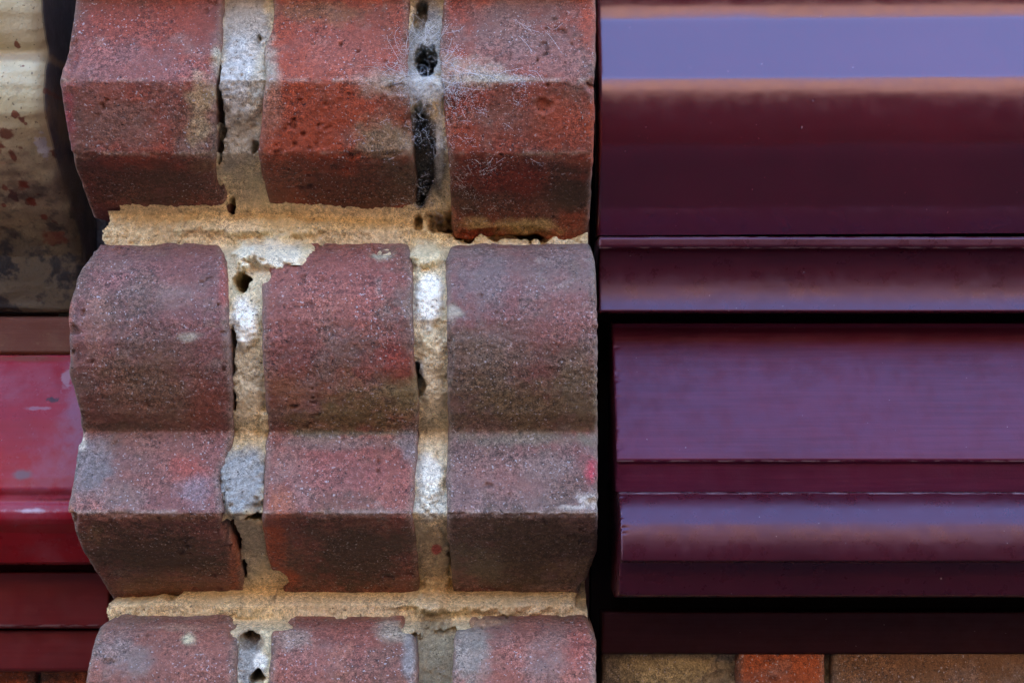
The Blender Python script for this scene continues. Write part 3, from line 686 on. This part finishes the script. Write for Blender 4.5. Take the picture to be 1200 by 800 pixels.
def thread(a, b, n=7, sag=0.0006):
    p0, p1 = front(*a), front(*b)
    L = []
    for i in range(n):
        t = i / (n - 1)
        r, c = a[1] + (b[1] - a[1]) * t, a[0] + (b[0] - a[0]) * t
        p = front(c + rng.uniform(-1, 1), r + 3 * math.sin(t * 3.14) * rng.random())
        q = p0.lerp(p1, t)
        L.append((p.x, min(p.y, q.y) - 0.0003, p.z))
    lines.append(L)
def wander(a, ang, L, n):
    pts, x, r_ = [], a[0], a[1]
    for i in range(n):
        p = front(x, r_); pts.append((p.x, p.y, p.z))
        ang += rng.gauss(0, 0.25); x += math.cos(ang) * L / n; r_ = min(275, r_ + math.sin(ang) * L / n)
    lines.append(pts)
for i in range(55):
    a = rng.uniform(0, 2 * math.pi)
    wander((500 + math.cos(a) * rng.uniform(14, 40), 80 + math.sin(a) * rng.uniform(18, 40)), a + rng.gauss(0, 0.7), rng.uniform(8, 45), 6)
for i in range(80):
    wander((rng.gauss(530, 45), rng.uniform(80, 255)), rng.gauss(0.75, 0.7), rng.uniform(4, 18), 4)
for i in range(26):
    x = rng.uniform(430, 620)
    wander((x, 92 + rng.gauss(0, 6)), rng.choice((0, 3.14)) + rng.gauss(0, 0.25), rng.uniform(15, 50), 6)
for i in range(5):
    wander((rng.uniform(600, 650), rng.uniform(10, 50)), rng.gauss(0.7, 0.2), 30, 7)
# dust grains caught in the threads
for L in list(lines):
    for p in L:
        for _g in range(6):
            q = Vector(p) + Vector((rng.gauss(0, 0.0022), 0, rng.gauss(0, 0.0018)))
            g = rng.uniform(0.00015, 0.00045)
            lines.append([tuple(q), (q.x + g, q.y, q.z + rng.uniform(-g, g))])
tubes('cobweb', lines, 0.000052, kw.m, 'dusty white cobweb spun around the hole in the upper mortar joint', 'cobweb')
# ------------------------------------------------------------------ the street in front (seen only in the reflections and as bounced light)
k = NT('asphalt'); k.link(k.mix(k.noise(30, 5), (0.035, 0.035, 0.037), (0.055, 0.053, 0.05)), k.b.inputs['Base Color']); k.b.inputs['Roughness'].default_value = 0.9
M_asph = k.m
k = NT('paving_stone'); k.link(k.mix(k.noise(8, 4), (0.055, 0.047, 0.040), (0.075, 0.065, 0.055)), k.b.inputs['Base Color']); k.b.inputs['Roughness'].default_value = 0.9
M_pave = k.m
k = NT('tan_brick_front'); k.link(k.mix(k.noise(3, 5), (0.085, 0.035, 0.026), (0.06, 0.026, 0.02)), k.b.inputs['Base Color']); k.b.inputs['Roughness'].default_value = 0.9
M_stone = k.m
k = NT('cream_render'); k.link(k.mix(k.noise(3, 5), (0.27, 0.18, 0.115), (0.21, 0.14, 0.09)), k.b.inputs['Base Color']); k.b.inputs['Roughness'].default_value = 0.9
M_render = k.m
k = NT('window_glass'); k.b.inputs['Base Color'].default_value = (0.02, 0.025, 0.03, 1); k.b.inputs['Roughness'].default_value = 0.05
M_glass = k.m
k = NT('dark_frame'); k.b.inputs['Base Color'].default_value = (0.10, 0.06, 0.05, 1)
M_white = k.m
GZ = -3.2
o = box('road', (-120, -120, GZ - 0.2), (120, 120, GZ), M_asph); o['kind'] = 'structure'
o = box('pavement', (-60, -2.2, GZ), (60, WALLY, GZ + 0.13), M_pave); o['kind'] = 'structure'
o = box('pavement', (-60, -15, GZ), (60, -7.2, GZ + 0.13), M_pave); o['kind'] = 'structure'
bl = thing('street_house', 'sooty dark red brick house with paler parapet across the street', 'house', (0, -9, GZ + 0.13))
box('wall', (-40, -15, GZ + 0.13), (40, -9, 4.2), M_stone, bl)
box('parapet', (-40.1, -15.1, 4.2), (40.1, -8.95, 7.0), M_render, bl)
box('roof', (-40.2, -15.2, 7.0), (40.2, -8.9, 7.2), M_asph, bl)
for i in range(-4, 5):
    for zb in (-2.2, 0.9):
        w = box('window', (i * 3.4 - 0.55, -9.0, zb), (i * 3.4 + 0.55, -8.94, zb + 1.5), M_white, bl)
        box('pane', (i * 3.4 - 0.46, -8.94, zb + 0.09), (i * 3.4 + 0.46, -8.925, zb + 1.41), M_glass, w)
